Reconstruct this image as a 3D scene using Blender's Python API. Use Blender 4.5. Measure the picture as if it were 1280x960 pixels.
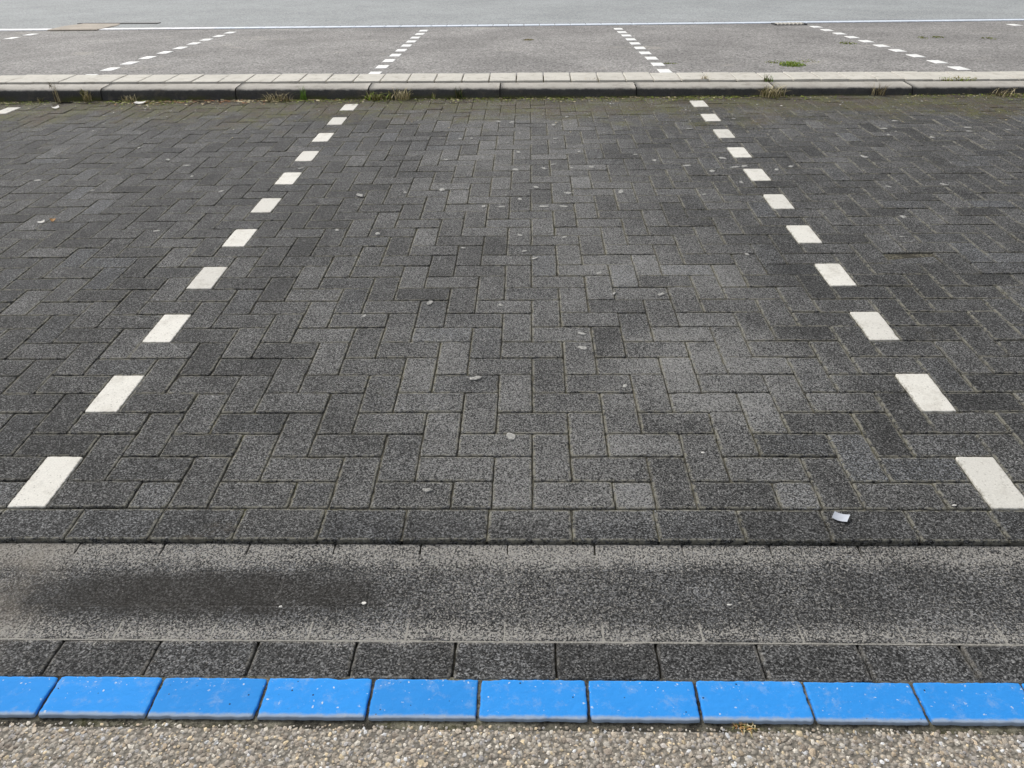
import bpy, math, random
import numpy as np
from mathutils import Vector, noise as mnoise

for o in list(bpy.data.objects):
    bpy.data.objects.remove(o)
SC = bpy.context.scene
COL = SC.collection
R = math.radians
rng = random.Random(7)

# ------------------------------------------------------------------ camera
def cam_axes(p, y, r):
    fwd = Vector((math.sin(y)*math.cos(p), math.cos(y)*math.cos(p), -math.sin(p)))
    right = Vector((math.cos(y), -math.sin(y), 0)); up = right.cross(fwd)
    return right*math.cos(r)+up*math.sin(r), -right*math.sin(r)+up*math.cos(r), fwd
a, b, c = cam_axes(R(32.64), R(-1.59), R(-.96))
cd = bpy.data.cameras.new('camera'); cam = bpy.data.objects.new('camera', cd); COL.objects.link(cam)
from mathutils import Matrix
M = Matrix((a, b, -c)).transposed().to_4x4(); M.translation = Vector((1.359, -1.5, 1.3378))
cam.matrix_world = M
cd.sensor_fit = 'HORIZONTAL'; cd.sensor_width = 36; cd.lens = 973.2/1280*36
cd.clip_start = .05; cd.clip_end = 800
SC.camera = cam

# ------------------------------------------------------------------ sky, sun, exposure
SUN = Vector((-.55, .68, .80)).normalized()
w = bpy.data.worlds.new('World'); SC.world = w; w.use_nodes = True
nt = w.node_tree; nt.nodes.clear()
sky = nt.nodes.new('ShaderNodeTexSky'); sky.sky_type = 'NISHITA'; sky.sun_disc = False
sky.sun_elevation = math.asin(SUN.z); sky.sun_rotation = math.atan2(SUN.x, SUN.y)
sky.dust_density = 3.0; sky.air_density = 1.0; sky.ozone_density = 1.0
hs = nt.nodes.new('ShaderNodeHueSaturation'); hs.inputs['Saturation'].default_value = .22
bg = nt.nodes.new('ShaderNodeBackground'); bg.inputs['Strength'].default_value = .10
wo = nt.nodes.new('ShaderNodeOutputWorld')
nt.links.new(sky.outputs[0], hs.inputs['Color']); nt.links.new(hs.outputs[0], bg.inputs[0]); nt.links.new(bg.outputs[0], wo.inputs[0])
sd = bpy.data.lights.new('sun', 'SUN'); sd.energy = 1.5; sd.angle = R(14); sd.color = (1, .97, .92)
so = bpy.data.objects.new('sun', sd); COL.objects.link(so)
so.rotation_euler = SUN.to_track_quat('Z', 'Y').to_euler(); so.location = (0, 0, 20)
vs = SC.view_settings
vs.view_transform = 'Standard'; vs.look = 'None'; vs.gamma = 1; vs.use_curve_mapping = False
vs.exposure = .56

# ------------------------------------------------------------------ node helpers
class NB:
    def __init__(s, name):
        s.m = bpy.data.materials.new(name); s.m.use_nodes = True; s.t = s.m.node_tree
        s.t.nodes.clear()
        s.out = s.n('ShaderNodeOutputMaterial'); s.p = s.n('ShaderNodeBsdfPrincipled')
        s.l(s.p.outputs[0], s.out.inputs[0])
        s.geo = s.n('ShaderNodeNewGeometry')
        s.pos = s.geo.outputs['Position']
    def n(s, k): return s.t.nodes.new(k)
    def l(s, x, y): s.t.links.new(x, y)
    def put(s, sock, v):
        if isinstance(v, (int, float)): sock.default_value = v
        elif isinstance(v, (tuple, list)):
            sock.default_value = tuple(v)+((1,) if len(v) == 3 and len(sock.default_value) == 4 else ())
        else: s.l(v, sock)
    def noise(s, sc, det=3, rough=.6, vec=None, dist=0):
        k = s.n('ShaderNodeTexNoise'); k.inputs['Scale'].default_value = sc; k.inputs['Detail'].default_value = det
        k.inputs['Roughness'].default_value = rough; k.inputs['Distortion'].default_value = dist
        s.l(vec or s.pos, k.inputs['Vector']); return k.outputs['Fac']
    def voro(s, sc, vec=None, feat='F1', out='Color'):
        k = s.n('ShaderNodeTexVoronoi'); k.feature = feat; k.inputs['Scale'].default_value = sc
        s.l(vec or s.pos, k.inputs['Vector']); return k.outputs[out]
    def math(s, op, x, y=0.0, z=None, clamp=False):
        k = s.n('ShaderNodeMath'); k.operation = op; k.use_clamp = clamp
        s.put(k.inputs[0], x); s.put(k.inputs[1], y)
        if z is not None: s.put(k.inputs[2], z)
        return k.outputs[0]
    def ramp(s, v, lo, hi, o0=0.0, o1=1.0, smooth=True):
        k = s.n('ShaderNodeMapRange'); k.clamp = True
        if smooth: k.interpolation_type = 'SMOOTHSTEP'
        s.put(k.inputs['Value'], v); k.inputs['From Min'].default_value = lo; k.inputs['From Max'].default_value = hi
        k.inputs['To Min'].default_value = o0; k.inputs['To Max'].default_value = o1
        return k.outputs['Result']
    def mix(s, f, x, y, mode='MIX'):
        k = s.n('ShaderNodeMix'); k.data_type = 'RGBA'; k.blend_type = mode
        s.put(k.inputs[0], f); s.put(k.inputs[6], x); s.put(k.inputs[7], y)
        return k.outputs[2]
    def scale(s, col, f):
        k = s.n('ShaderNodeVectorMath'); k.operation = 'SCALE'; s.put(k.inputs[0], col); s.put(k.inputs['Scale'], f)
        return k.outputs[0]
    def sep(s, v):
        k = s.n('ShaderNodeSeparateXYZ'); s.l(v, k.inputs[0]); return k.outputs
    def attr(s, name):
        k = s.n('ShaderNodeAttribute'); k.attribute_name = name; return k
    def mapping(s, sc, rot=0):
        k = s.n('ShaderNodeMapping'); k.inputs['Scale'].default_value = sc; k.inputs['Rotation'].default_value = (0, 0, rot)
        s.l(s.pos, k.inputs['Vector']); return k.outputs[0]
    def bump(s, h, dist, strength=1.0, prev=None):
        k = s.n('ShaderNodeBump'); k.inputs['Strength'].default_value = strength; k.inputs['Distance'].default_value = dist
        s.put(k.inputs['Height'], h)
        if prev: s.l(prev, k.inputs['Normal'])
        s.l(k.outputs[0], s.p.inputs['Normal']); return k.outputs[0]
    def done(s, col, rough=.85, spec=.3):
        s.put(s.p.inputs['Base Color'], col); s.put(s.p.inputs['Roughness'], rough)
        s.put(s.p.inputs['Specular IOR Level'], spec); return s.m

def grain_paver(name, gutter=False, silt=False):
    q = NB(name)
    at = q.attr('tint'); A = q.sep(at.outputs['Color'])     # x: brick lightness, y: blueness
    X, Y, Z = q.sep(q.pos)
    g1 = q.noise(190, 3, .78)                                # pitted wear surface
    cell = q.sep(q.voro(300))[0]
    g = q.math('ADD', q.math('MULTIPLY', g1, .72), q.math('MULTIPLY', cell, .28))
    dark = q.math('ADD', q.ramp(g, .37, .57, .006, .088, False), q.ramp(g, .545, .72, 0, .26, False))  # shade in the pits is painted into the grain colour
    dark = q.math('MULTIPLY', dark, q.ramp(A[0], 0, 1, .72, 1.36, False))
    mott = q.noise(9, 3, .6)
    dark = q.math('MULTIPLY', dark, q.ramp(mott, .3, .7, .8, 1.25))
    tone = q.mix(A[1], (1, .995, .982), (.95, 1.0, 1.07))
    col = q.scale(tone, dark)
    # pale grit worn into the surface, denser in trodden areas
    big = q.noise(1.1, 4, .6)
    dark = q.math('MULTIPLY', dark, q.ramp(q.noise(.8, 3, .6), .3, .7, .84, 1.14))
    if gutter:
        wob = q.math('ADD', Y, q.math('MULTIPLY', q.math('SUBTRACT', q.noise(9, 5, .72), .5), .08))
        d = q.math('ADD', q.ramp(wob, -.22, -.15, 0, .85), q.ramp(wob, -.33, -.40, 0, .85))
        d = q.math('MULTIPLY', d, q.ramp(wob, -.392, -.42, 1, -.55))
        d = q.math('ADD', q.math('MULTIPLY', d, .62), .40)
        d = q.math('ADD', d, q.math('MULTIPLY', q.math('SUBTRACT', big, .5), .7))
        if silt: d = q.math('ADD', d, q.ramp(Y, -.33, -.385, .0, .5))
        # old oil/wet patch lying in the channel on the left
        ex = q.math('DIVIDE', q.math('SUBTRACT', X, .60), .42); ey = q.math('DIVIDE', q.math('SUBTRACT', Y, -.275), .062)
        rr = q.math('ADD', q.math('POWER', q.math('ABSOLUTE', ex), 2.6), q.math('POWER', q.math('ABSOLUTE', ey), 2.0))
        rr = q.math('ADD', rr, q.math('MULTIPLY', q.math('SUBTRACT', q.noise(14, 6, .78), .5), 3.4))
        oil = q.ramp(rr, 1.75, .15)
        d = q.math('MULTIPLY', d, q.math('SUBTRACT', 1.0, q.math('MULTIPLY', oil, .75)))
        sil = q.ramp(q.math('ADD', X, q.math('MULTIPLY', q.noise(9, 4, .7), .35)), .50, .30)
        sil = q.math('MULTIPLY', sil, q.ramp(q.noise(7, 4, .6), .3, .6))
        d = q.math('ADD', d, q.math('MULTIPLY', sil, .25))
        rnd = q.ramp(d, .0, 1.2, .86, .47, False)
    else:
        cx = q.math('DIVIDE', q.math('SUBTRACT', X, 1.42), .85)
        mid = q.ramp(q.math('ABSOLUTE', cx), .25, 1.6, 1, 0)
        bx = q.math('DIVIDE', q.math('SUBTRACT', X, 1.98), .42); by = q.math('DIVIDE', q.math('SUBTRACT', Y, .66), .30)
        bl = q.math('ADD', q.math('MULTIPLY', bx, bx), q.math('MULTIPLY', by, by))
        bl = q.math('ADD', bl, q.math('MULTIPLY', q.math('SUBTRACT', q.noise(6, 4, .7), .5), 2.2))
        bl = q.ramp(bl, 1.3, .1)
        d = q.math('ADD', q.math('MULTIPLY_ADD', mid, .30, .13), q.math('MULTIPLY', bl, .38))
        d = q.math('ADD', d, q.math('MULTIPLY', q.math('SUBTRACT', big, .45), .9))
        d = q.math('MULTIPLY', d, q.ramp(Y, -.115, .02, .25, 1))
        d = q.math('ADD', d, q.math('MULTIPLY', q.math('SUBTRACT', A[0], .5), .28))
        rnd = q.ramp(d, -.1, 1.0, .87, .46, False)
    grit = q.math('ADD', q.math('MULTIPLY', q.noise(220, 2, .75), .80), q.math('MULTIPLY', q.sep(q.voro(340))[1], .30))
    gm = q.math('SUBTRACT', grit, q.math('MULTIPLY', rnd, .98))
    gm = q.ramp(gm, -.10 if not gutter else -.08, .09, 0, 1, False)
    col = q.mix(q.math('MULTIPLY', gm, .85), col, (.42, .415, .40) if not gutter else (.55, .525, .48))
    if gutter:
        col = q.mix(q.math('MULTIPLY', sil, .5), col, (.26, .23, .19))
        col = q.mix(q.math('MULTIPLY', oil, .62), col, (.022, .018, .013))
    # small dark oil drips
    if not gutter:
        od = q.voro(2.6, None, 'F1', 'Distance'); oc = q.sep(q.voro(2.6))
        od = q.math('ADD', od, q.math('MULTIPLY', q.math('SUBTRACT', q.noise(45, 4, .7), .5), .05))
        oi = q.math('MULTIPLY', q.ramp(q.math('SUBTRACT', od, q.math('MULTIPLY', oc[1], .045)), .022, .0), q.ramp(oc[0], .45, .5))
        col = q.mix(q.math('MULTIPLY', oi, .75), col, (.018, .016, .015))
    # dusty worn arrises, paled further to paint in sunlit edge highlights
    wear_hl = q.math('MULTIPLY', A[2], q.ramp(q.noise(55, 4, .7), .40, .58))
    wear_hl = q.math('MULTIPLY', wear_hl, q.ramp(q.noise(2.3, 4, .6), .30, .56, .12, .80))
    if gutter: wear_hl = q.math('MULTIPLY', wear_hl, q.ramp(Y, -.40, -.42, .15, .6))
    col = q.mix(wear_hl, col, (.34, .325, .265) if not gutter else (.34, .32, .28))
    if silt: col = q.mix(q.ramp(Y, -.345, -.375, 0, .75), col, (.46, .44, .395))
    # rare bright chips
    ch = q.ramp(q.sep(q.voro(170))[2], .982, .992, 0, .8)
    ch = q.math('MULTIPLY', ch, q.ramp(q.voro(170, None, 'F1', 'Distance'), .34, .22))
    col = q.mix(ch, col, (.48, .46, .42))
    # moss creeping in from the kerb
    if not gutter:
        mo = q.math('ADD', q.ramp(Y, 3.2, 4.5, 0, .9), q.math('MULTIPLY', q.math('SUBTRACT', q.noise(2.6, 7, .72), .5), 2.6))
        mo = q.math('MULTIPLY', q.ramp(mo, .28, .85), q.ramp(q.noise(60, 3, .7), .32, .62))
        mc = q.mix(q.ramp(q.noise(5, 5, .7), .38, .62), (.15, .15, .030), (.12, .085, .045))
        col = q.mix(q.math('MULTIPLY', mo, .85), col, mc)
    h = q.math('ADD', q.math('MULTIPLY', g1, 1.0), q.math('MULTIPLY', grit, .6))
    q.bump(h, .0090, 1.0)
    return q.done(col, .82, .35)

def concrete(name, base, var=.2, dirt=None, spec=.3, gs=160, bump=.002, stain=.35, rough=.85):
    q = NB(name)
    g = q.noise(gs, 3, .7); m = q.noise(5, 5, .65)
    f = q.math('MULTIPLY', q.ramp(g, .3, .7, 1-var, 1+var, False), q.ramp(m, .3, .7, 1-var*.7, 1+var*.5))
    col = q.scale(q.mix(0, base, base), f)
    if dirt:
        dm = q.math('MULTIPLY', q.ramp(q.noise(14, 5, .7), .5, .68), stain)
        col = q.mix(dm, col, dirt)
    q.bump(g, bump, .7)
    return q.done(col, rough, spec)

def asphalt(name, lo, hi, scale=70, light=(.3, .28, .25), lamt=.5, rough=.62, spec=.5, amp=.16):
    q = NB(name)
    g = q.noise(scale, 4, .75); v = q.sep(q.voro(scale*1.6))[0]
    k = q.math('ADD', q.math('MULTIPLY', g, .65), q.math('MULTIPLY', v, .35))
    col = q.mix(q.ramp(k, .3, .7, 0, 1, False), lo, hi)
    st = q.mapping((.9, .8, 1), .25)
    m = q.noise(1.1, 6, .66, st)
    col = q.scale(col, q.ramp(m, .3, .72, 1-amp, 1+amp))
    s2 = q.mapping((.45, .8, 1), -.3)
    lm = q.math('MULTIPLY', q.ramp(q.noise(2.3, 6, .68, s2), .57, .74), q.ramp(q.noise(50, 3, .7), .3, .62))
    col = q.mix(q.math('MULTIPLY', lm, lamt), col, light)
    q.bump(g, .004, .6)
    return q.done(col, rough, spec)

def plain(name, col, rough=.8, spec=.3, var=.0, sc=60, bump=0):
    q = NB(name)
    if var:
        f = q.ramp(q.noise(sc, 3, .65), .3, .7, 1-var, 1+var, False)
        c2 = q.scale(q.mix(0, col, col), f)
    else: c2 = col
    if bump: q.bump(q.noise(sc*2, 3, .6), bump, .7)
    return q.done(c2, rough, spec)

def m_white():
    q = NB('white_concrete')
    g = q.noise(240, 3, .7)
    col = q.scale(q.mix(0, (.74, .72, .66), (0, 0, 0)), q.ramp(g, .3, .72, .84, 1.1, False))
    d = q.math('MULTIPLY', q.ramp(q.noise(13, 5, .7), .48, .70), .5)
    col = q.mix(d, col, (.44, .41, .35))
    A = q.sep(q.attr('tint').outputs['Color'])
    col = q.scale(col, q.ramp(A[0], 0, 1, .86, 1.05))
    col = q.mix(q.math('MULTIPLY', A[2], q.ramp(q.noise(70, 4, .7), .45, .62, 0, .7)), col, (.26, .245, .21))
    sp = q.ramp(q.sep(q.voro(260))[0], .955, .985, 0, .55)
    col = q.mix(sp, col, (.3, .28, .24))
    q.bump(g, .0015, .6)
    return q.done(col, .8, .3)

def m_blue():
    q = NB('blue_paint')
    X, Y, Z = q.sep(q.pos)
    A = q.sep(q.attr('tint').outputs['Color'])
    col = q.mix(q.noise(10, 4, .6), (.022, .245, .69), (.038, .290, .76))
    col = q.scale(col, q.ramp(A[0], 0, 1, .93, 1.08))
    dust = q.math('MULTIPLY', q.ramp(q.noise(26, 6, .75), .50, .74), .42)
    col = q.mix(dust, col, (.30, .42, .60))
    # paint flakes: pale chips, denser along the far edge; and dark pin holes
    wv = q.n('ShaderNodeTexNoise'); wv.inputs['Scale'].default_value = 170; wv.inputs['Detail'].default_value = 3; q.l(q.pos, wv.inputs['Vector'])
    off = q.n('ShaderNodeVectorMath'); off.operation = 'MULTIPLY_ADD'; q.l(wv.outputs['Color'], off.inputs[0]); off.inputs[1].default_value = (.011, .011, .011); q.l(q.pos, off.inputs[2])
    wp = off.outputs[0]
    v = q.sep(q.voro(120, wp)); vd = q.voro(120, wp, 'F1', 'Distance')
    edge = q.ramp(Y, -.545, -.512, .88, .55, False)
    ch = q.math('MULTIPLY', q.ramp(q.math('SUBTRACT', v[0], edge), 0, .01), q.ramp(q.math('ADD', vd, q.math('MULTIPLY', v[2], .25)), .42, .24))
    col = q.mix(q.math('MULTIPLY', ch, q.ramp(v[1], 0, .7, .4, 1)), col, (.55, .62, .68))
    v2 = q.sep(q.voro(95)); vd2 = q.voro(95, None, 'F1', 'Distance')
    ho = q.math('MULTIPLY', q.ramp(v2[1], .93, .94), q.ramp(vd2, .22, .12))
    col = q.mix(ho, col, (.02, .02, .025))
    # road dust caught on the near edge
    wob = q.math('ADD', Y, q.math('MULTIPLY', q.math('SUBTRACT', q.noise(45, 4, .7), .5), .012))
    nd = q.ramp(wob, -.586, -.595, 0, .8)
    col = q.mix(nd, col, (.36, .40, .43))
    q.bump(q.noise(55, 4, .6), .003, .5)
    return q.done(col, .8, .18)

def m_gravel(name, attr):
    q = NB(name)
    if attr:
        col = q.attr('tint').outputs['Color']
        col = q.scale(col, q.ramp(q.noise(500, 2), .3, .7, .75, 1.2))
        q.bump(q.noise(700, 2), .0008, .6)
    else:
        v = q.voro(95); A = q.sep(v)
        col = q.mix(A[0], (.24, .22, .19), (.47, .42, .35))
        col = q.mix(q.ramp(q.voro(95, None, 'F1', 'Distance'), .35, .6), col, (.16, .145, .12))
        q.bump(q.math('SUBTRACT', 1.0, q.voro(95, None, 'F1', 'Distance')), .006, .8)
    return q.done(col, .75, .35)

def m_joint():
    q = NB('joint_sand')
    X, Y, Z = q.sep(q.pos)
    g = q.noise(260, 3, .75)
    col = q.mix(q.ramp(g, .3, .7, 0, 1, False), (.012, .011, .010), (.075, .07, .058))
    s = q.math('MULTIPLY', q.ramp(q.noise(2.1, 4, .65), .44, .62), q.ramp(q.noise(90, 3, .7), .40, .60))
    s = q.math('ADD', s, q.math('MULTIPLY', q.ramp(q.math('ABSOLUTE', q.math('SUBTRACT', X, 1.6)), .5, 1.3, .5, 0), q.ramp(q.noise(40, 4, .7), .38, .6)), 0, True)
    col = q.mix(q.math('MULTIPLY', s, .75), col, (.30, .28, .215))
    m = q.math('MULTIPLY', q.ramp(q.noise(2.2, 5, .7), .5, .66), q.ramp(q.noise(70, 3, .7), .35, .6))
    col = q.mix(q.math('MULTIPLY', m, .8), col, (.085, .085, .028))
    q.bump(g, .004, .9)
    return q.done(col, .95, .1)

def m_kerbface():
    q = NB('kerb_concrete')
    X, Y, Z = q.sep(q.pos)
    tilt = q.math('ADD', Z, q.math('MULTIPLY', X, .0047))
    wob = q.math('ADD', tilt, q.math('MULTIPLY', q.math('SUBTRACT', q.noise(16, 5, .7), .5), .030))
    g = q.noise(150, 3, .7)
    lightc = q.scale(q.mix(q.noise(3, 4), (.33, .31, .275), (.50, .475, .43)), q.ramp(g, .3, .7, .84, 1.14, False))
    face_dark = q.scale(q.mix(q.noise(7, 5, .7), (.032, .033, .037), (.105, .102, .098)), q.ramp(g, .3, .7, .7, 1.35, False))
    col = q.mix(q.ramp(wob, .0690, .0560), lightc, face_dark)       # darker front face up to the worn arris
    st = q.math('MULTIPLY', q.ramp(q.noise(10, 6, .75), .50, .68), .5)
    col = q.mix(st, col, (.17, .15, .12))
    mo = q.math('MULTIPLY', q.ramp(wob, .034, .004), q.ramp(q.noise(4, 5, .7), .40, .56))
    col = q.mix(q.math('MULTIPLY', mo, .8), col, (.085, .09, .025))
    q.bump(g, .002, .8)
    return q.done(col, .85, .3)

MAT = dict(
    paver=grain_paver('dark_paver'), gutter=grain_paver('gutter_paver', True), silt=grain_paver('gutter_silt', True, True), white=m_white(), blue=m_blue(),
    bed=m_gravel('aggregate_bed', False), pebble=m_gravel('aggregate_stone', True), joint=m_joint(), kerb=m_kerbface(),
    slab=concrete('slab_concrete', (.60, .575, .515), .10, (.30, .27, .21), .25, 150, .0015, .4),
    bay=asphalt('bay_surface', (.105, .102, .099), (.41, .395, .38), 48, (.48, .445, .39), .85, .85, .2, .2),
    road=asphalt('road_asphalt', (.22, .232, .235), (.44, .458, .462), 40, (.48, .49, .48), .3, .85, .15, .09),
    earth=plain('verge_soil', (.10, .09, .07), .9, .2, .3, 4),
    tar=plain('tar_and_joint_shade', (.018, .018, .02), .6, .4, .3, 40),
    gum=plain('trodden_gum', (.36, .355, .335), .85, .25, .6, 140, .004),
    paper=plain('paper_white', (.52, .55, .61), .7, .3, .08, 50),
    litterwhite=plain('litter_white', (.75, .73, .68), .7, .3, .1, 50),
    leaf=plain('dry_leaf_orange', (.50, .27, .10), .7, .3, .2, 90),
    straw=plain('straw', (.56, .48, .29), .7, .3, .25, 30),
    drydark=plain('dry_stalk', (.16, .13, .075), .8, .2, .25, 30),
    green=plain('grass_green', (.15, .27, .035), .6, .3, .3, 30),
    darkgreen=plain('grass_dark_green', (.045, .085, .022), .6, .3, .3, 30),
    lime=plain('moss_lime', (.25, .33, .04), .75, .2, .35, 60),
    olive=plain('moss_olive', (.17, .165, .05), .85, .2, .35, 60),
    brown=plain('leaf_litter_brown', (.30, .15, .075), .85, .2, .4, 60),
    iron=plain('cast_iron', (.05, .05, .052), .6, .5, .2, 60),
    tan=concrete('tan_brick', (.42, .37, .31), .18, (.24, .21, .18), .3, 50, .002, .4),
    farblue=plain('glare_pale_blue', (.66, .72, .80), .55, .4, .10, 20),  # blue row paled, grazing glare put into its colour
    farmark=plain('white_marking', (.84, .84, .82), .6, .3, .06, 30),  # brighter than the near white pavers, glancing light put into the colour
    farwhite=plain('glare_white', (.76, .77, .80), .55, .4, .08, 20),  # left part of the blue row, glare painted in as near white
)

# ------------------------------------------------------------------ mesh helpers
class MB:
    def __init__(s): s.v = []; s.f = []; s.t = []; s.m = []
    def add(s, vs, fs, tint=None, mi=0):
        k = len(s.v); s.v += vs
        s.f += [tuple(i+k for i in f) for f in fs]; s.m += [mi]*len(fs)
        s.t += tint if isinstance(tint, list) else [tint or (.5, 0, 0)]*len(vs)
    def mesh(s, name, mats, smooth=True, origin=(0, 0, 0)):
        me = bpy.data.meshes.new(name)
        o = Vector(origin)
        me.from_pydata([tuple(Vector(v)-o) for v in s.v], [], s.f)
        for m in (mats if isinstance(mats, (list, tuple)) else [mats]): me.materials.append(m)
        if any(s.m): me.polygons.foreach_set('material_index', s.m)
        at = me.attributes.new('tint', 'FLOAT_COLOR', 'POINT')
        arr = np.ones((len(s.v), 4), np.float32); arr[:, :3] = np.array(s.t, np.float32); at.data.foreach_set('color', arr.ravel())
        if smooth: me.polygons.foreach_set('use_smooth', [True]*len(me.polygons))
        me.update(); return me
    def build(s, name, mats, smooth=True, origin=(0, 0, 0), parent=None):
        ob = bpy.data.objects.new(name, s.mesh(name, mats, smooth, origin)); COL.objects.link(ob)
        ob.location = origin
        if parent: ob.parent = parent; ob.location = (0, 0, 0)
        return ob

def tag(o, label=None, cat=None, group=None, kind=None):
    if label: o['label'] = label
    if cat: o['category'] = cat
    if group: o['group'] = group
    if kind: o['kind'] = kind
    return o

def zc(y):                       # the lot is laid to a slight crown
    return .004*y*(4.4-y) if 0 < y < 4.4 else 0.0

def brick(mb, x0, x1, y0, y1, zf, step=.02, depth=.03, bev=.0045, jit=.0007, tint=None, tilt=.004, zj=.0012, chip=0.0, r=rng):
    cx, cy = (x0+x1)/2, (y0+y1)/2
    dz = r.uniform(-zj, zj); tx = r.uniform(-tilt, tilt); ty = r.uniform(-tilt, tilt)
    nx = max(2, int((x1-x0)/step)); ny = max(2, int((y1-y0)/step))
    base = []
    for i in range(nx): base.append((x0+(x1-x0)*i/nx, y0, 0, -1, i == 0))
    for i in range(ny): base.append((x1, y0+(y1-y0)*i/ny, 1, 0, i == 0))
    for i in range(nx): base.append((x1-(x1-x0)*i/nx, y1, 0, 1, i == 0))
    for i in range(ny): base.append((x0, y1-(y1-y0)*i/ny, -1, 0, i == 0))
    n = len(base)
    seed = r.uniform(0, 100)
    off = [r.uniform(-jit, jit) for _ in range(n)]
    if chip:
        for i in range(n):
            h = mnoise.noise(Vector((base[i][0]*22, base[i][1]*22, seed)))
            if h > .25: off[i] -= (h-.25)*chip
    hx, hy = (x1-x0)/2, (y1-y0)/2
    vs = []
    prof = ((0, -depth), (0, -bev), (bev*.3, -bev*.32), (bev, -bev*.04), (bev*2.2, 0), (bev*5, 0))
    for ins, z in prof:
        for i, (x, y, ax, ay, co) in enumerate(base):
            fx = (hx-ins+off[i]*(ins < .004))/hx; fy = (hy-ins+off[i]*(ins < .004))/hy
            X = cx+(x-cx)*fx; Y = cy+(y-cy)*fy
            if co and ins < .004:                              # rounded corners
                X = cx+(X-cx)*(1-.0010/hx); Y = cy+(Y-cy)*(1-.0010/hy)
            vs.append((X, Y, zf(X, Y)+dz+tx*(X-cx)+ty*(Y-cy)+z))
    fs = []
    for k in range(len(prof)-1):
        for i in range(n):
            j = (i+1) % n
            fs.append((k*n+i, k*n+j, (k+1)*n+j, (k+1)*n+i))
    vs.append((cx, cy, zf(cx, cy)+dz)); ci = len(vs)-1; k = (len(prof)-1)*n
    for i in range(n): fs.append((k+i, k+(i+1) % n, ci))
    tt = tint or (.5, 0, 0)
    tl = []
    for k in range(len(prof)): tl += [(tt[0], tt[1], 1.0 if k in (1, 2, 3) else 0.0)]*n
    mb.add(vs, fs, tl+[(tt[0], tt[1], 0)])

def sheet(name, x0, x1, y0, y1, zf, mat, nx=1, ny=1, kind='structure'):
    mb = MB(); vs = []; fs = []
    for j in range(ny+1):
        for i in range(nx+1):
            x = x0+(x1-x0)*i/nx; y = y0+(y1-y0)*j/ny; vs.append((x, y, zf(x, y)))
    for j in range(ny):
        for i in range(nx):
            k = j*(nx+1)+i; fs.append((k, k+1, k+nx+2, k+nx+1))
    mb.add(vs, fs); o = mb.build(name, mat, False); return tag(o, kind=kind)

U = .105
KY = lambda x: 4.575-.0112*x            # foot of the kerb
KZ = lambda x: .0738-.0047*x             # top of the kerb

# ------------------------------------------------------------------ the setting
sheet('ground', -300, 300, -300, 300, lambda x, y: -2.2, MAT['earth'])
sheet('parking_bed', -7, 10, -.1125, 4.62, lambda x, y: zc(y)-.0060, MAT['joint'], 1, 60)
sheet('gutter_bed', -7, 10, -.5085, -.105, lambda x, y: -.022, MAT['joint'], 1, 1)
sheet('edge_soil', -7, 10, -.616, -.500, lambda x, y: -.0052, MAT['joint'], 1, 1)

# parking surface: dark 2:1 pavers in a herringbone
def dark_tint():
    t = rng.gauss(.5, .23); bl = 0
    if rng.random() < .025: t += .35; bl = .7
    elif rng.random() < .2: bl = rng.uniform(0, .4)
    return (min(1.3, max(0, t)), bl, 0)
zf0 = lambda x, y: zc(y)
pv = MB(); white_spots = []
G = .0017
POT = (2.838, 1.534)
pot_brick = None
for j in range(-1, 45):
    for kind in 'HV':
        for i in range(-45, 66):
            if kind == 'H' and (i-j) % 4 == 1: bx0, bx1, by0, by1 = i, i+2, j, j+1
            elif kind == 'V' and (i-j) % 4 == 0: bx0, bx1, by0, by1 = i, i+1, j, j+2
            else: continue
            by0 = max(by0, 0)
            if by0 >= by1: continue
            X0, X1, Y0, Y1 = bx0*U, bx1*U, by0*U, by1*U
            cx = (X0+X1)/2; cy = (Y0+Y1)/2
            if cy > KY(cx)+.02: continue
            f = (cy+1.5)/1.5
            lo = 1.36-1.30*f*.78-1.5; hi = 1.36+1.30*f*.78+1.5
            if cx < lo or cx > hi: continue
            if kind == 'V' and j % 4 == 0 and bx0 in (-24, 0, 24) and by1-by0 == 2 and by0 <= 40:
                if bx0 != -24 or by0 == 40:
                    white_spots.append((bx0, by0, X0, X1, Y0, Y1)); continue
            if bx0 == -24 and kind == 'V' and j % 4 == 0:
                white_spots.append((bx0, by0, X0, X1, Y0, Y1)); continue
            near = cy < 1.9
            half = (kind == 'V' and by1-by0 == 1)
            t = dark_tint()
            if half and rng.random() < .8: t = (1.2, .3, 0)
            inpot = X0 < POT[0] < X1 and Y0 < POT[1] < Y1
            zz = (lambda x, y: zc(y)-.004-.03*max(0, y-Y0)) if inpot else zf0
            ox, oy = rng.uniform(-.0008, .0008), rng.uniform(-.0008, .0008)
            brick(pv, X0+G+ox, X1-G+ox, Y0+G+oy, Y1-G+oy, zz, .014 if near else .035, tint=t,
                  chip=.008 if near else .003, jit=.0008, tilt=.02 if inpot else .007, zj=.0017, bev=.0038)
tag(pv.build('parking_paving', MAT['paver']), kind='structure')

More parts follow.
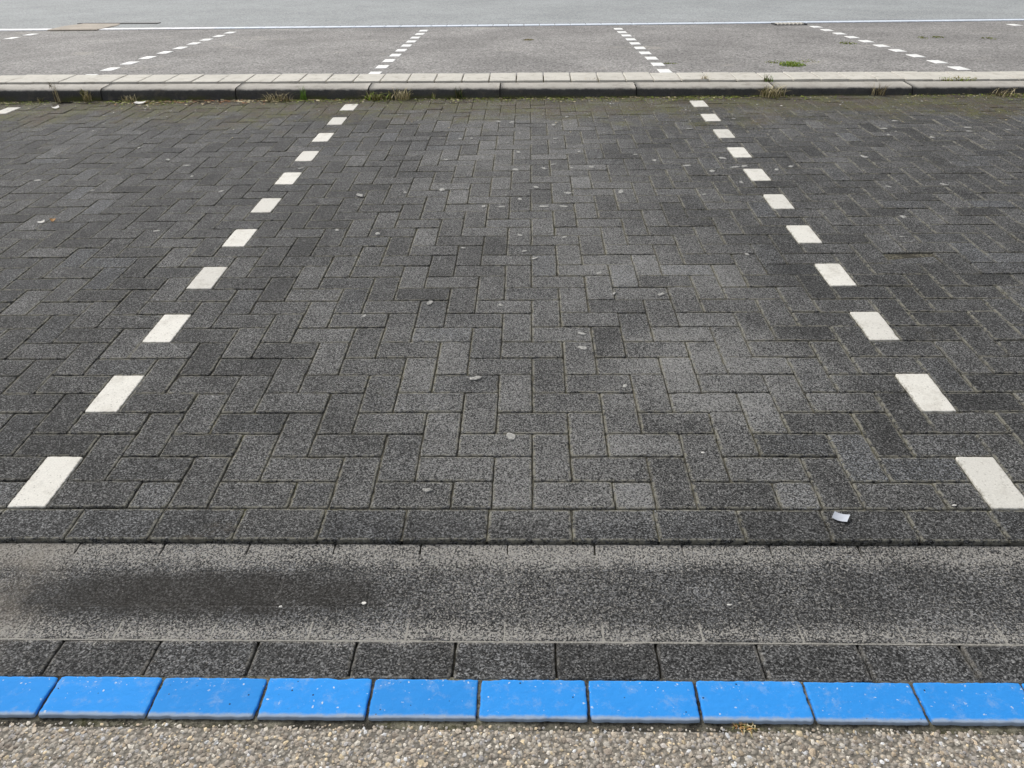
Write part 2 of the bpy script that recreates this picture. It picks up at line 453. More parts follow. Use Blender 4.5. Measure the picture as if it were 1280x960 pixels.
# border course, then the shallow three-course channel, then the edge course
bd = MB(); x = 1.044-.209*20
while x < 5:
    brick(bd, x+.0014, x+.2076, -.1125, -.0020, lambda X, Y: -.001, .012, depth=.05, tint=(rng.gauss(.40, .16), .5*rng.random(), 0), chip=.006, jit=.001, bev=.0038, tilt=.004)
    x += .2090
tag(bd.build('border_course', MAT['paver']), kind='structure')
def gz(y): return np.interp(y, [-.5057, -.4055, -.33, -.27, -.2065, -.112], [-.0035, -.0115, -.0155, -.0165, -.0150, -.0125])
gt = MB()
for (ya, yb, x00, tn) in ((-.2060, -.1150, 1.093, .55), (-.3060, -.2080, 1.20, .5), (-.4050, -.3080, 1.303, .55), (-.5050, -.4070, .990, .42)):
    x = x00-.2105*20
    while x < 5:
        g2 = .0012 if ya > -.41 else .0022
        brick(gt, x+g2, x+.2105-g2, ya, yb, lambda X, Y: float(gz(Y)), .012, depth=.04, tint=(rng.gauss(tn, .15), .3*rng.random(), 0), chip=.005, jit=.0009, bev=.0020 if ya > -.41 else .0035, tilt=.002 if ya > -.41 else .005, zj=.0004 if ya > -.41 else .0012)
        x += .2105
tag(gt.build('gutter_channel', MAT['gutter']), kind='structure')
# road grit packed level with the paver tops in the middle of the channel
sheet('gutter_silt', -4, 6, -.4085, -.150, lambda x, y: float(gz(y))-.0006, MAT['silt'], 1, 24)

# footpath of exposed aggregate
sheet('footpath', -7, 10, -6, -.612, lambda x, y: -.0056, MAT['bed'])
def ico():
    import bmesh
    bm = bmesh.new(); bmesh.ops.create_icosphere(bm, subdivisions=1, radius=1)
    v = np.array([q.co[:] for q in bm.verts]); f = np.array([[l.index for l in q.verts] for q in bm.faces]); bm.free(); return v, f
IV, IF = ico()
nr = np.random.default_rng(3)
PAL = np.array([(.29, .25, .20), (.40, .37, .32), (.25, .22, .185), (.19, .16, .13), (.45, .36, .24), (.62, .59, .54), (.23, .22, .215), (.36, .29, .21), (.30, .275, .25)])
def pebbles(x0, x1, y0, y1, step, rmin, rmax, zc0):
    xs = np.arange(x0, x1, step); ys = np.arange(y0, y1, step)
    gx, gy = np.meshgrid(xs, ys); n = gx.size
    px = gx.ravel()+nr.uniform(-.45, .45, n)*step; py = gy.ravel()+nr.uniform(-.45, .45, n)*step
    r = rmin+(rmax-rmin)*nr.random(n)**2.2
    keep = py+r*.5 < -.606
    px, py, r = px[keep], py[keep], r[keep]; n = len(px)
    S = np.c_[r*nr.uniform(.75, 1.35, n), r*nr.uniform(.7, 1.1, n), r*nr.uniform(.30, .48, n)]
    V = IV[None]*S[:, None]*(1+nr.uniform(-.24, .24, (n, len(IV), 1)))
    an = nr.uniform(0, 6.28, n); ca, sa = np.cos(an)[:, None], np.sin(an)[:, None]
    tl = nr.uniform(-.25, .25, n)[:, None]
    X = V[..., 0]*ca-V[..., 1]*sa; Y = V[..., 0]*sa+V[..., 1]*ca; Z = V[..., 2]+X*tl
    V = np.stack([X+px[:, None], Y+py[:, None], Z+(zc0+nr.uniform(-.0022, .0003, n))[:, None]], -1)
    F = IF[None]+(np.arange(n)*len(IV))[:, None, None]
    c = np.minimum(.66, 1.5*PAL)[nr.choice(len(PAL), n, p=[.2, .12, .17, .13, .07, .05, .08, .1, .08])]*nr.uniform(.62, 1.25, (n, 1))
    C = np.repeat(c, len(IV), 0)
    return V.reshape(-1, 3), F.reshape(-1, 3), C
P1 = pebbles(-.5, 3.2, -1.0, -.605, .0054, .0022, .0052, -.0054)
P2 = pebbles(-.5, 3.2, -1.0, -.605, .020, .0045, .0078, -.0054)
V = np.r_[P1[0], P2[0]]; F = np.r_[P1[1], P2[1]+len(P1[0])]; Cc = np.r_[P1[2], P2[2]]
me = bpy.data.meshes.new('gravel')
me.vertices.add(len(V)); me.vertices.foreach_set('co', V.astype(np.float32).ravel())
me.loops.add(F.size); me.loops.foreach_set('vertex_index', F.astype(np.int32).ravel())
me.polygons.add(len(F)); me.polygons.foreach_set('loop_start', np.arange(0, F.size, 3, dtype=np.int32))
me.polygons.foreach_set('use_smooth', np.zeros(len(F), bool))
me.update(calc_edges=True)
at = me.attributes.new('tint', 'FLOAT_COLOR', 'POINT'); at.data.foreach_set('color', np.c_[Cc, np.ones(len(Cc))].astype(np.float32).ravel())
me.materials.append(MAT['pebble'])
go = bpy.data.objects.new('gravel', me); COL.objects.link(go)
tag(go, 'tan and grey stones set in the footpath surface along the blue pavers', 'gravel', kind='stuff')

# far parking bays and road beyond the kerb: a plane falling gently away
PH, FX, FY = .0056, -2.5125, 6.0411
def fw(lx, ly, dz=0):
    return (FX+lx*math.cos(PH)-ly*math.sin(PH), FY+lx*math.sin(PH)+ly*math.cos(PH), -.0413-.0031*lx-.0545*ly+dz)
def fsheet(name, x0, x1, pts, mat, nx=8):
    mb = MB(); vs = []; fs = []
    for ly, z in pts:
        for i in range(nx+1):
            lx = x0+(x1-x0)*i/nx; p = fw(lx, ly); vs.append((p[0], p[1], p[2]+z))
    for j in range(len(pts)-1):
        for i in range(nx):
            k = j*(nx+1)+i; fs.append((k, k+1, k+nx+2, k+nx+1))
    mb.add(vs, fs); return tag(mb.build(name, mat, False), kind='structure')
fsheet('far_parking_bay', -14, 24, [(-1.35, 0), (4.3, 0)], MAT['bay'])
LINE = lambda lx: (3.875+.0009*(lx-3.0)**2*1.2)          # near edge of the blue row
ROADZ = .004
mb = MB(); vs = []; fs = []
NX = 40
for j in range(3):
    for i in range(NX+1):
        lx = -30+70*i/NX; cl = min(max(lx, -4), 12)
        ly = LINE(cl)+.262 if j == 0 else (16 if j == 1 else 60)
        p = fw(lx, ly); z = p[2]+.006 if j == 0 else (p[2]+.10 if j == 1 else p[2]+1.6)
        vs.append((p[0], p[1], z))
for j in range(2):
    for i in range(NX):
        k = j*(NX+1)+i; fs.append((k, k+1, k+NX+2, k+NX+1))
mb.add(vs, fs); tag(mb.build('road', MAT['road'], False), kind='structure')
mb = MB(); vs = []; fs = []
for i in range(NX+1):
    lx = -6+20*i/NX; cl = lx
    for d in (.225, .275):
        vs.append(fw(lx, LINE(cl)+d, .0085 if d > .25 else .001))
fs = [(2*i, 2*i+2, 2*i+3, 2*i+1) for i in range(NX)]
mb.add(vs, fs); tag(mb.build('road_edge', MAT['tar'], False), kind='structure')  # dark strip paints in the shadowed joint along the road

# ------------------------------------------------------------------ white marker pavers
ORD = ['first', 'second', 'third', 'fourth', 'fifth', 'sixth', 'seventh', 'eighth', 'ninth', 'tenth', 'eleventh', 'twelfth']
def one_paver(name, x0, x1, y0, y1, zf, mat, **kw):
    mb = MB(); brick(mb, x0, x1, y0, y1, zf, **kw)
    c0 = ((x0+x1)/2, (y0+y1)/2, zf((x0+x1)/2, (y0+y1)/2))
    return mb.build(name, mat, True, c0)
for (bx, by, X0, X1, Y0, Y1) in white_spots:
    if bx == -24 and by != 40: continue
    o = one_paver('white_paver', X0+.002, X1-.002, Y0+.002, Y1-.002, lambda x, y: zc(y)+.001, MAT['white'], step=.012, bev=.0022, jit=.0007, chip=.005, tilt=.003, zj=.0006, tint=(rng.random(), 0, 0))
    k = by//4
    if bx == -24: lab = 'lone white paver near the kerb at the left edge of the photo'
    else:
        side = 'left' if bx == 0 else 'right'
        lab = 'flush white paver, %s up from the gutter in the %s dashed line' % (ORD[k], side)
        if k == 10: lab = 'flush white paver at the kerb end of the %s dashed line' % side
        if k == 0: lab = 'largest white paver, nearest the gutter in the %s dashed line' % side
    tag(o, lab, 'paver', 'white marker pavers of the near bay')

# ------------------------------------------------------------------ blue pavers
x = 1.044-.2133*8; k = 0
first = None; bl = []
while x < 3.2:
    o = one_paver('blue_paver', x+.0032, x+.2133-.0032, -.598, -.5075, lambda X, Y: -.0005+.0035*(-.5-Y)/.1, MAT['blue'], step=.008, bev=.0026, jit=.0009, chip=.006, tilt=.004, zj=.0010, depth=.05, tint=(rng.random(), 0, 0))
    if x+.2133 > .27 and x < 2.37: bl.append(o)
    else: tag(o, 'blue painted paver at the gutter, just outside the photo', 'paver', 'blue pavers along the gutter')
    x += .2133
for k, o in enumerate(bl):
    lab = 'blue painted paver along the gutter, %s from the left edge of the photo' % ORD[k]
    if k == 0: lab = 'blue painted paver along the gutter, cut by the left edge of the photo'
    if k == len(bl)-1: lab = 'blue painted paver along the gutter, cut by the right edge of the photo'
    tag(o, lab, 'paver', 'blue pavers along the gutter')

# ------------------------------------------------------------------ kerb stones and the slabs behind them
def kerb_mesh(x0, x1, worn=0.0):
    mb = MB(); n = max(8, int((x1-x0)/.04)); prof = []
    H = 1.0
    prof = [(-.015, -.25), (0.0, -.02), (.004, .35), (.008, .66), (.014, .82), (.024, .93), (.040, .985), (.07, 1.0), (.185, 1.0), (.192, .95), (.192, -.9)]
    m = len(prof); vs = []
    for i in range(n+1):
        X = x0+(x1-x0)*i/n
        e = 1.0 if i in (0, n) else 0.0
        for (d, h) in prof:
            nz = mnoise.noise(Vector((X*9, d*14, h*3)))*.0022
            vs.append((X+(.0015 if i == 0 else -.0015 if i == n else 0)*(h > .8), KY(X)+d+nz, KZ(X)*h+nz*.7-(worn*max(0, mnoise.noise(Vector((X*14, 3, d*9)))) if h > .7 and d < .06 else 0)))
    fs = []
    for i in range(n):
        for j in range(m-1):
            fs.append((i*m+j, (i+1)*m+j, (i+1)*m+j+1, i*m+j+1))
    fs.append(tuple(range(m-1, -1, -1))); fs.append(tuple(n*m+j for j in range(m)))
    mb.add(vs, fs); return mb
KJ = [-2.905, -1.893, -.861, .147, 1.137, 2.151, 3.164, 4.171, 5.18]
KL = ['kerb stone cut by the left edge of the photo, clean grey arris', 'kerb stone with a jagged cracked joint at its left end, third bit of litter below',
      'kerb stone behind the brown leaf litter, left of the green grass blades', 'kerb stone beside the left dashed line with pale dry grass at its foot',
      'plain kerb stone in the middle of the photo, no weeds in front', 'kerb stone that meets the end of the right dashed line',
      'kerb stone with the large straw tuft at its left end', 'kerb stone cut by the right edge of the photo']
KL[1] = 'kerb stone right of the jagged cracked joint at the far left'
for k in range(8):
    X0, X1 = KJ[k]+.003, KJ[k+1]-.003
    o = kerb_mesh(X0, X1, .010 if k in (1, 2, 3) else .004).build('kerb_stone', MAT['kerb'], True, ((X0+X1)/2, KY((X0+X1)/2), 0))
    tag(o, KL[k], 'kerb stone', 'concrete kerb stones across the lot')
for (X0, X1) in ((-9, -2.913), (5.188, 11)):
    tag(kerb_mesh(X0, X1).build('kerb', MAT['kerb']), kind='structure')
mb = MB()
for i in range(61):
    X = -6+12.0*i/60*1.3
    for d in (.180, .225, .26, .50): mb.v.append((X, KY(X)+d, KZ(X)-(.007 if d < .23 else .010) + .003*mnoise.noise(Vector((X*9, d*30, 0))))); mb.t.append((.5, 0, 0))
mb.f = [(4*i+k, 4*i+4+k, 4*i+5+k, 4*i+1+k) for i in range(60) for k in range(3)]; mb.m = [0]*len(mb.f)
tag(mb.build('joint_soil', MAT['joint'], True), kind='structure')
mb = MB(); slabs = []
i = 0
X = 1.256-.2105*60
NTH = ['leftmost', 'second', 'middle', 'fourth', 'rightmost']
KS = ['the kerb stone cut by the left photo edge', 'the kerb stone right of the cracked joint', 'the kerb stone behind the brown leaf litter', 'the kerb stone at the left dashed line',
      'the plain middle kerb stone', 'the kerb stone at the right dashed line', 'the kerb stone with the large straw tuft', 'the kerb stone cut by the right photo edge']
def slabz(x, y): return KZ(x)+.009-.012*(y-KY(x)-.2)
inview = {}
while X < 11:
    xm = X+.105
    k = next((q for q in range(8) if KJ[q] <= xm < KJ[q+1]), None)
    y0 = KY(xm)+.222; y1 = y0+.30
    lx0, lx1 = X+.0042, X+.2105-.0042
    if k is None or xm < -2.85 or xm > 5.15:
        brick(mb, lx0, lx1, y0, y1, slabz, .06, depth=.12, bev=.004, zj=.002)
    else:
        o = one_paver('paving_slab', lx0, lx1, y0+rng.uniform(-.003, .003), y1+rng.uniform(-.006, .006), slabz, MAT['slab'], step=.03, depth=.12, bev=.004, jit=.001, zj=.0025, tilt=.012, chip=.006)
        inview.setdefault(k, []).append(o)
    X += .2105
for k, L in inview.items():
    for q, o in enumerate(L):
        nm = 'leftmost' if q == 0 else 'rightmost' if q == len(L)-1 else ORD[q]
        lab = '%s pale concrete slab behind %s' % (nm, KS[k])
        tag(o, lab, 'paving slab', 'pale slabs in a row behind the kerb')
tag(mb.build('slab_strip', MAT['slab']), kind='structure')

# ------------------------------------------------------------------ markings and edge of the far bays
LN = {-1: None}
LNAME = {0: 'far-left slanting', 1: 'centre-left', 2: 'centre-right', 3: 'far-right slanting', -1: 'outermost left', 4: 'outermost right'}
def far_paver(name, lx0, lx1, ly0, ly1, mat, lift=.0045):
    mb = MB(); c0 = fw((lx0+lx1)/2, (ly0+ly1)/2)
    P = [fw(lx0, ly0), fw(lx1, ly0), fw(lx1, ly1), fw(lx0, ly1)]
    ins = .003
    Q = [fw(lx0+ins, ly0+ins), fw(lx1-ins, ly0+ins), fw(lx1-ins, ly1-ins), fw(lx0+ins, ly1-ins)]
    vs = [(p[0], p[1], p[2]-.03) for p in P]+[(p[0], p[1], p[2]+lift-.002) for p in P]+[(p[0], p[1], p[2]+lift) for p in Q]
    fs = [(0, 1, 5, 4), (1, 2, 6, 5), (2, 3, 7, 6), (3, 0, 4, 7), (4, 5, 9, 8), (5, 6, 10, 9), (6, 7, 11, 10), (7, 4, 8, 11), (8, 9, 10, 11)]
    mb.add(vs, fs, (rng.random(), 0, 0)); return mb.build(name, mat, False, c0)
for i in (-1, 0, 1, 2, 3, 4):
    for j in range(-1, 9):
        if i == -1: lx0 = -2.62; ok = j in (6, 7, 8)
        elif i == 4: lx0 = 10.08; ok = j == 8
        else: lx0 = 2.52*i; ok = True
        if not ok: continue
        ly = j*.42-.1025
        jx = rng.uniform(-.006, .006); jy = rng.uniform(-.008, .008)
        o = far_paver('white_paver', lx0+jx-.0525, lx0+jx+.0525, ly+jy, ly+.205+jy, MAT['farmark'])
        if i == 4: lab = 'single small white dash beyond the kerb at the right edge of the photo'
        elif i == -1: lab = '%s white dash at the far left edge of the photo beyond the kerb' % {6: 'nearest', 7: 'middle', 8: 'farthest'}[j]
        elif j == -1: lab = 'partly hidden white dash against the slabs at the foot of the %s far line' % LNAME[i]
        elif j == 8: lab = 'farthest white dash by the road edge in the %s line beyond the kerb' % LNAME[i]
        else: lab = '%s full white dash from the slabs in the %s line beyond the kerb' % (ORD[j], LNAME[i])
        tag(o, lab, 'paver', 'white marker pavers beyond the kerb')
lx = -3.55
while lx < 10.9:
    if not (-2.66 < lx+.1 < -1.98):
        wh = lx < -.4
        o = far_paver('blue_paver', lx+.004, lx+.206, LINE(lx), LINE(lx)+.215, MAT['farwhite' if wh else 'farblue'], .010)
        tag(o, '%s paver in the row along the far road edge' % ('near white' if wh else 'glare-pale blue'), 'paver', 'pale pavers along the road edge')
    lx += .2105
# tan patch where the row is interrupted
mb = MB()
P = [(-2.66, 3.86), (-1.98, 3.84), (-1.98, 4.45), (-2.05, 4.72), (-2.62, 4.78), (-2.72, 4.4)]
vs = [fw(*p, -.03) for p in P]+[fw(*p, .014) for p in P]+[fw(p[0]*.97-.07, 4.3+(p[1]-4.3)*.96, .019) for p in P]
n = len(P)
fs = [(i, (i+1) % n, n+(i+1) % n, n+i) for i in range(n)]+[(n+i, n+(i+1) % n, 2*n+(i+1) % n, 2*n+i) for i in range(n)]+[tuple(range(2*n, 3*n))]
mb.add(vs, fs); tag(mb.build('tan_patch', MAT['tan'], False, fw(-2.3, 4.3)), 'tan worn repair patch interrupting the pale row at the road edge', 'patch')
mb = MB(); vs = [fw(-2.72, 4.79, .02), fw(-1.5, 4.70, .02), fw(-1.5, 4.83, .02), fw(-2.72, 4.90, .02)]; vs += [(v[0], v[1], v[2]-.03) for v in vs]
mb.add(vs, [(0, 1, 2, 3), (4, 5, 1, 0), (5, 6, 2, 1), (6, 7, 3, 2), (7, 4, 0, 3)])
tag(mb.build('tar_seam', MAT['tar'], False, fw(-2.1, 4.8)), 'black tar seam on the road behind the tan patch', 'tar seam')
# drain
root = bpy.data.objects.new('drain_grate', None); COL.objects.link(root); root.location = fw(7.33, 3.74)
tag(root, 'dark slotted drain grate by the pale pavers at the far right', 'drain grate')
def lbox(mb, x0, x1, y0, y1, z0, z1):
    vs = [(x, y, z) for z in (z0, z1) for x, y in ((x0, y0), (x1, y0), (x1, y1), (x0, y1))]
    mb.add(vs, [(0, 3, 2, 1), (4, 5, 6, 7), (0, 1, 5, 4), (1, 2, 6, 5), (2, 3, 7, 6), (3, 0, 4, 7)])
mb = MB()
lbox(mb, -.21, .21, -.11, -.085, 0, .006); lbox(mb, -.21, .21, .085, .11, 0, .016); lbox(mb, -.21, -.185, -.085, .085, 0, .016); lbox(mb, .185, .21, -.085, .085, 0, .016)
lbox(mb, -.185, .185, -.085, .085, .001, .004)
mb.build('frame', MAT['iron'], False, parent=root)
bm_ = MB(); lbox(bm_, -.012, .012, -.083, .083, .004, .020); bmesh_ = bm_.mesh('bar', MAT['slab'], False)
for k in range(7):
    o = bpy.data.objects.new('bar', bmesh_); COL.objects.link(o); o.parent = root; o.location = (-.156+.052*k, 0, 0)
root.rotation_euler = (math.atan(-.0545), math.atan(.0031), PH)

# ------------------------------------------------------------------ gum and litter
def blob(mb, x, y, r, h=.0012, el=1.3, zf=zc, seed=None):
    n = 20; an = rng.uniform(0, 6.28); sd_ = rng.uniform(0, 99)
    vs = []
    for ring, (f, z) in enumerate(((1.0, -.002), (1.0, h*.3), (.8, h), (.4, h*1.15))):
        for i in range(n):
            t = 2*math.pi*i/n
            rr = r*f*(1+.55*mnoise.noise(Vector((math.cos(t)*1.7, math.sin(t)*1.7, sd_)))+.25*mnoise.noise(Vector((math.cos(t)*4, math.sin(t)*4, sd_+9))))
            X = math.cos(t)*rr*el; Y = math.sin(t)*rr/el
            vs.append((x+X*math.cos(an)-Y*math.sin(an), y+X*math.sin(an)+Y*math.cos(an), 0))
            p = vs[-1]; vs[-1] = (p[0], p[1], zf(p[1])+.0021+z)
    fs = []
    for k in range(3):
        for i in range(n): fs.append((k*n+i, k*n+(i+1) % n, (k+1)*n+(i+1) % n, (k+1)*n+i))
    fs.append(tuple(3*n+i for i in range(n)))
    mb.add(vs, fs)
GUM = [(1.15, 3.828), (1.241, 3.802), (1.516, 3.719), (0.804, 3.409), (0.926, 3.392), (0.997, 3.402), (1.515, 3.372), (1.512, 3.279), (1.226, 3.289), (1.294, 3.083), (1.648, 3.083), (0.879, 2.948), (1.97, 3.018), (2.063, 2.898), (1.283, 2.744), (1.492, 2.838), (1.591, 2.77), (1.438, 2.764), (1.699, 2.782), (1.612, 3.938), (0.495, 2.34), (0.906, 2.413), (1.392, 2.445), (1.554, 2.349), (1.82, 2.363), (0.721, 2.376), (1.219, 2.156), (1.134, 2.161), (1.429, 2.155), (1.526, 2.153), (1.31, 2.262), (0.67, 1.819), (1.512, 1.762), (1.336, 1.612), (1.072, 1.648), (1.315, 1.787), (1.379, 1.535), (1.638, 1.387), (1.251, 1.109), (0.981, 1.133), (1.858, 1.192), (1.681, 1.205), (1.54, 0.893), (1.537, 0.792), (0.75, 1.028), (2.226, 2.792), (3.737, 3.739), (3.588, 3.543), (3.561, 3.394), (3.799, 3.33), (4.115, 3.55), (4.08, 3.459), (4.333, 3.483), (2.454, 2.928), (2.485, 2.76), (2.347, 2.691), (2.539, 2.773), (2.697, 2.706), (2.788, 2.761), (2.459, 2.497), (3.247, 2.931), (3.182, 2.411), (2.988, 1.744), (3.086, 1.986), (2.271, 1.565), (3.477, 2.437), (2.716, 3.839), (2.379, 3.589), (2.232, 2.313), (-1.323, 2.622), (-0.935, 2.447), (-0.595, 2.871), (-0.491, 2.671), (-0.751, 2.991), (-0.242, 2.419), (-1.034, 3.255), (-0.358, 1.869), (0.077, 2.801), (-1.021, 3.953), (0.477, 1.865), (1.088, 0.068), (1.656, 0.56), (1.303, 0.299), (1.184, 0.607)]
for (x, y) in GUM:
    mb = MB(); r = rng.uniform(.009, .019)*(1.15 if y > 2 else .85)
    blob(mb, x, y, r*.9, .0006)
    o = mb.build('gum_spot', MAT['gum'], True, (x, y, zc(y)))
    if x < 0: lab = 'pale trodden gum spot on the dark pavers left of the left dashed line'
    elif x > 2.56: lab = 'pale trodden gum spot on the dark pavers right of the right dashed line'
    elif y > 3: lab = 'pale trodden gum spot between the dashed lines, in the part towards the kerb'
    elif y > 2: lab = 'pale trodden gum spot between the dashed lines, in the middle of the bay'
    else: lab = 'pale trodden gum spot between the dashed lines, in the part towards the gutter'
    tag(o, lab, 'gum spot', 'gum spots trodden onto the paving')
def scrap(name, x, y, w, h, rot, mat, label, cat, z, curl=.006, pts=None):
    mb = MB(); vs = []; fs = []; nx, ny = 5, 4
    for s in (0, 1):
        for j in range(ny+1):
            for i in range(nx+1):
                u, v = i/nx-.5, j/ny-.5
                if pts: u, v = u*(1-pts*abs(v)*1.7), v
                X, Y = u*w+v*w*.12, v*h
                Z = curl*(u*u*3+.5*v*u+.6*v)+.004-(.0006 if s == 0 else 0)
                vs.append((x+X*math.cos(rot)-Y*math.sin(rot), y+X*math.sin(rot)+Y*math.cos(rot), z+Z))
    m = (nx+1)*(ny+1)
    for s in (0, 1):
        for j in range(ny):
            for i in range(nx):
                k = s*m+j*(nx+1)+i; q = (k, k+1, k+nx+2, k+nx+1); fs.append(q if s else q[::-1])
    mb.add(vs, fs); return tag(mb.build(name, mat, True, (x, y, z)), label, cat)
scrap('paper_scrap', 2.129, -.036, .036, .025, -.40, MAT['paper'], 'small torn pale paper scrap lying on the border course at the lower right', 'paper scrap', .001, .005)
scrap('paper_scrap', -.96, 1.985, .03, .014, .7, MAT['litterwhite'], 'thin white litter scrap beside the orange leaf on the left', 'litter', zc(2))
scrap('dry_leaf', -.916, 2.01, .03, .018, .1, MAT['leaf'], 'small dry orange leaf lying on the dark pavers at the left', 'leaf', zc(2), .012, .8)
scrap('paper_scrap', -1.556, 4.49, .075, .04, .1, MAT['litterwhite'], 'crumpled white litter at the foot of the kerb on the left', 'litter', .003, .008)
scrap('paper_scrap', -2.13, 4.36, .05, .03, .9, MAT['litterwhite'], 'small white litter flake on the pavers right of the lone left white paver', 'litter', .003, .01)

def chip(x, y, z, r, label, mat='litterwhite'):
    mb = MB(); k = [(1+rng.uniform(-.3, .3)) for _ in IV]
    sx, sy, sz = r*rng.uniform(.9, 1.5), r*rng.uniform(.7, 1), r*.55
    mb.add([(x+p[0]*sx*q, y+p[1]*sy*q, z+sz*.8+p[2]*sz*q) for p, q in zip(IV, k)], [tuple(int(i) for i in f) for f in IF])
    return tag(mb.build('stone_chip', MAT[mat], False, (x, y, z)), label, 'stone chip')
chip(.985, -.300, -.017, .0045, 'small white stone chip in the gutter right of the dark oil stain')
chip(.800, -.312, -.016, .0036, 'tiny white stone chip at the right end of the dark oil stain')
chip(1.800, -.300, -.017, .0046, 'small white stone chip lying in the right half of the gutter')
chip(1.84, .228, -.002, .007, 'pale broken stone flake on a paver up and left of the paper scrap')
chip(2.43, .012, .001, .004, 'white stone speck on the pavers by the right edge, near the largest white paver')

# ------------------------------------------------------------------ weeds
def blade(mb, x, y, z, h, lean, az, wd, mi=0, segs=4):
    dx, dy = math.cos(az), math.sin(az); px, py = -dy, dx
    vs = []
    for s in range(segs+1):
        t = s/segs
        r = lean*t*t*h; zz = h*t*(1-.35*lean*t*t)
        wv = wd*(1-t)**.7*.5+.0002
        for sg in (-1, 1): vs.append((x+dx*r+px*wv*sg, y+dy*r+py*wv*sg, z+zz))
    mb.add(vs, [(2*s, 2*s+1, 2*s+3, 2*s+2) for s in range(segs)], None, mi)
def tuft(name, x, y, z, n, h, spread, lean, wd, mats, label, cat='weed', heads=0, front=None):
    mb = MB()
    for k in range(int(n*1.5)):
        az = rng.uniform(0, 6.28) if front is None else rng.uniform(-3.3, .2)
        rr = spread*math.sqrt(rng.random()); an = rng.uniform(0, 6.28)
        blade(mb, x+rr*math.cos(an), y+rr*math.sin(an)*.4, z-.004, 1.15*h*rng.uniform(.45, 1), lean*rng.uniform(.3, 1.2), az, wd*rng.uniform(.6, 1.2), rng.randrange(len(mats)))
    for k in range(heads):
        hx, hy, hz = x+rng.uniform(-spread, spread), y+rng.uniform(-.02, .02), z+h*rng.uniform(.55, 1)
        for q in range(12): blade(mb, hx+rng.uniform(-.008, .008), hy, hz+rng.uniform(-.02, .02), .02, .8, rng.uniform(0, 6.28), .004, len(mats)-1, 2)
    return tag(mb.build(name, mats, False, (x, y, z)), label, cat, 'weeds growing in the joints')
S, D_, Gn, DG, LM, OL = (MAT[k] for k in ('straw', 'drydark', 'green', 'darkgreen', 'lime', 'olive'))
tuft('weed', -2.22, 4.57, 0, 12, .17, .03, .25, .004, [S, D_], 'tall thin dry weed stalks rising above the kerb at the far left', heads=2)
tuft('weed', -2.36, 4.575, 0, 10, .05, .02, .8, .004, [S, OL], 'tiny dry weed just left of the tall stalks at the far left')
tuft('weed', -1.99, 4.57, 0, 26, .10, .03, .6, .006, [S, OL], 'pale bushy dry weed at the cracked kerb joint', heads=3)
tuft('grass_tuft', -1.66, 4.555, 0, 16, .07, .06, 1.0, .004, [S], 'sparse straw blades beside the crumpled white litter', 'grass')
tuft('grass_tuft', -.52, 4.53, 0, 46, .085, .11, 1.1, .005, [S, S, D_], 'wide dry straw tuft left of the green blades at the kerb foot', 'grass')
tuft('grass_tuft', -.34, 4.56, 0, 16, .11, .03, .7, .006, [Gn], 'bright green upright grass blades at the kerb foot left of centre', 'grass')
tuft('weed', .22, 4.54, 0, 44, .075, .11, 1.3, .009, [LM, OL, S], 'low spreading yellow green weed at the kerb left of centre')
tuft('grass_tuft', .41, 4.53, 0, 40, .105, .06, .9, .005, [S, S, OL], 'pale dry grass fan near the end of the left dashed line', 'grass')
tuft('weed', .64, 4.555, 0, 8, .06, .015, .6, .005, [S, LM], 'single small pale weed right of the dry grass fan')
tuft('weed', .83, 4.56, 0, 20, .09, .03, .5, .008, [DG, D_], 'small dark green weed against the black kerb face')
tuft('grass_tuft', 3.14, 4.50, 0, 60, .12, .09, 1.0, .005, [S, S, S, OL], 'largest straw coloured grass spray at the kerb right of centre', 'grass')
tuft('weed', 3.92, 4.52, 0, 26, .10, .05, .7, .005, [D_, D_, S], 'dark dried weed against the kerb face on the right')
tuft('grass_tuft', 4.80, 4.46, 0, 30, .075, .09, 1.1, .005, [S, D_], 'flat straw tuft at the kerb foot by the right photo edge', 'grass')
tuft('weed', 3.17, 4.745, .06, 18, .06, .035, 1.0, .006, [Gn, OL, D_], 'green weed in the gap behind the kerb above the straw spray')
tuft('weed', 1.85, 4.82, .068, 26, .025, .07, 1.6, .004, [S, D_], 'flattened dry stalks lying on the slabs right of centre')
tuft('weed', 2.70, 4.79, .062, 22, .06, .03, 1.0, .004, [S, D_], 'thin dry weed in a slab joint right of the right dashed line end')
tuft('moss_patch', 4.60, 4.765, .055, 110, .022, .15, 1.2, .007, [LM, OL, S], 'yellow green mossy weed along the slab edge at the right', 'moss')
def clump(name, lx, ly, rx, ry, h, n, mats, label, cat='moss'):
    x, y, z = fw(lx, ly); mb = MB()
    for k in range(n):
        rr = math.sqrt(rng.random()); an = rng.uniform(0, 6.28)
        blade(mb, x+rx*rr*math.cos(an), y+ry*rr*math.sin(an), z, h*rng.uniform(.4, 1)*(1.1-.7*rr), 1.0*rng.random()+.3, rng.uniform(0, 6.28), .009, rng.randrange(len(mats)), 3)
    return tag(mb.build(name, mats, False, (x, y, z)), label, cat, 'weeds in the far bays')
clump('grass_tuft', 6.22, -.13, .12, .12, .055, 260, [Gn, LM, LM], 'brightest green grass clump beyond the slabs right of centre', 'grass')
clump('moss_patch', 6.12, .04, .11, .12, .018, 110, [LM, OL], 'flat moss streak behind the bright green clump on its left')
clump('moss_patch', 6.42, .09, .11, .16, .018, 90, [LM, OL, S], 'thin moss streak behind the bright green clump on its right')
clump('moss_patch', 5.14, .05, .10, .04, .016, 80, [LM, OL], 'small flat moss streak beside the nearest centre-right white dash')
clump('moss_patch', 3.87, 2.16, .06, .07, .02, 160, [OL, S], 'tiny olive moss spot alone in the middle far bay')
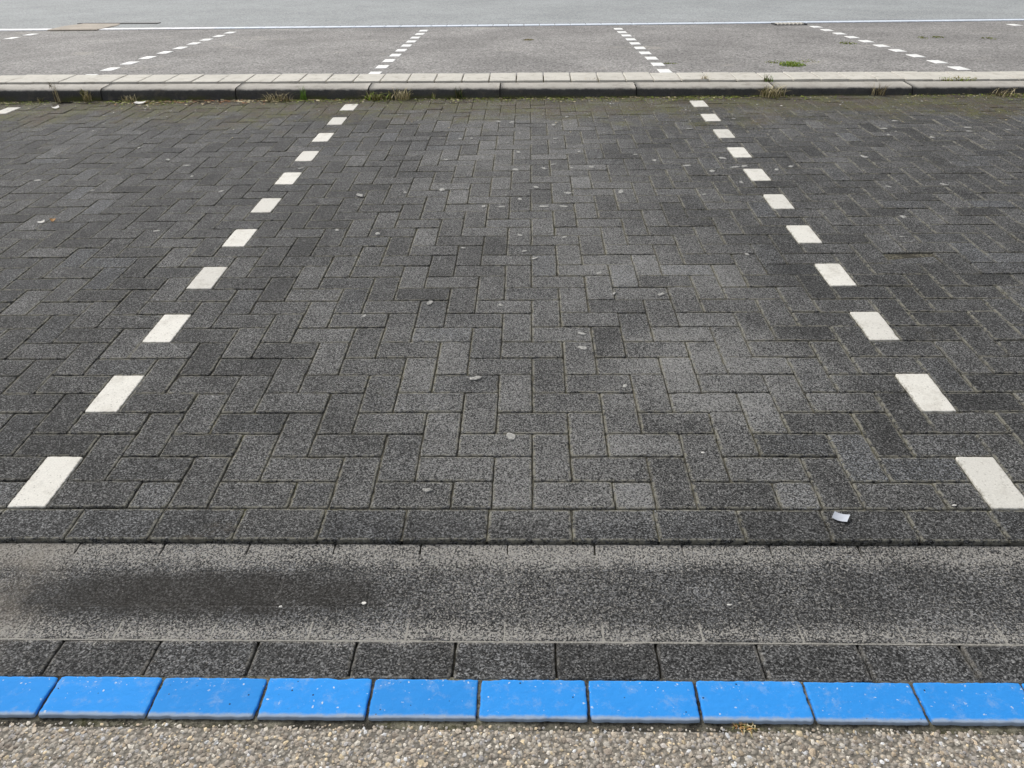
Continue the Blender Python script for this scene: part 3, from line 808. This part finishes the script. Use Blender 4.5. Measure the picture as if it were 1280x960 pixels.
clump('moss_patch', 7.30, 1.5, .09, .10, .03, 80, [LM, OL], 'small moss spot left of the far-right slanting white dashes')
clump('moss_patch', 8.30, 1.97, .06, .09, .03, 50, [LM, OL], 'left of two neighbouring tiny moss spots in the right far bay')
clump('moss_patch', 8.49, 2.0, .09, .09, .03, 60, [LM, OL], 'right of two neighbouring tiny moss spots in the right far bay')
clump('moss_patch', 8.96, 1.83, .08, .09, .03, 60, [LM, OL], 'tiny moss spot nearest the right edge of the photo')
tuft('moss_patch', 1.765, -.603, -.004, 40, .012, .022, 1.6, .003, [S, MAT['leaf'], OL], 'small dry orange tinted moss tuft at the near edge of a blue paver', 'moss')
# loose debris swept to the kerb foot
def flakes(name, fn, n, mats, label, size):
    mb = MB()
    for k in range(n):
        x, y = fn(); s = rng.uniform(*size); az = rng.uniform(0, 6.28); z = zc(y)+.002
        dx, dy = math.cos(az)*s, math.sin(az)*s; t1 = rng.uniform(-.3, .9)*s*.6; k2 = rng.uniform(.3, .6)
        mb.add([(x-dx, y-dy, z), (x+dy*k2, y-dx*k2, z+t1*.5+.001), (x+dx, y+dy, z+abs(t1)*.6), (x-dy*k2, y+dx*k2, z+.003)], [(0, 1, 2), (0, 2, 3)], None, rng.randrange(len(mats)))
    return tag(mb.build(name, mats, False), label, 'debris', kind='stuff')
def f1():
    x = rng.gauss(-1.0, .33); return x, KY(x)-.02-abs(rng.gauss(0, .06))
flakes('leaf_litter', f1, 260, [MAT['brown'], S, D_], 'brown leaf litter swept against the kerb at the left', (.008, .024))
def f2():
    while True:
        x = rng.uniform(-2.8, 5.1)
        if mnoise.noise(Vector((x*1.7, 5.1, 2.2)))+rng.uniform(-.5, .5) > .1: break
    return x, KY(x)-.005-abs(rng.gauss(0, .07))
flakes('moss_debris', f2, 3600, [OL, LM, D_, S, OL, LM], 'mossy debris along the foot of the kerb', (.004, .014))
def f3():
    x = rng.uniform(-2.8, 5.1); return x, KY(x)-.02-abs(rng.gauss(0, .45))
flakes('grit', f3, 420, [MAT['gum'], S, D_, MAT['litterwhite']], 'scattered pale grit on the paving near the kerb', (.003, .011))
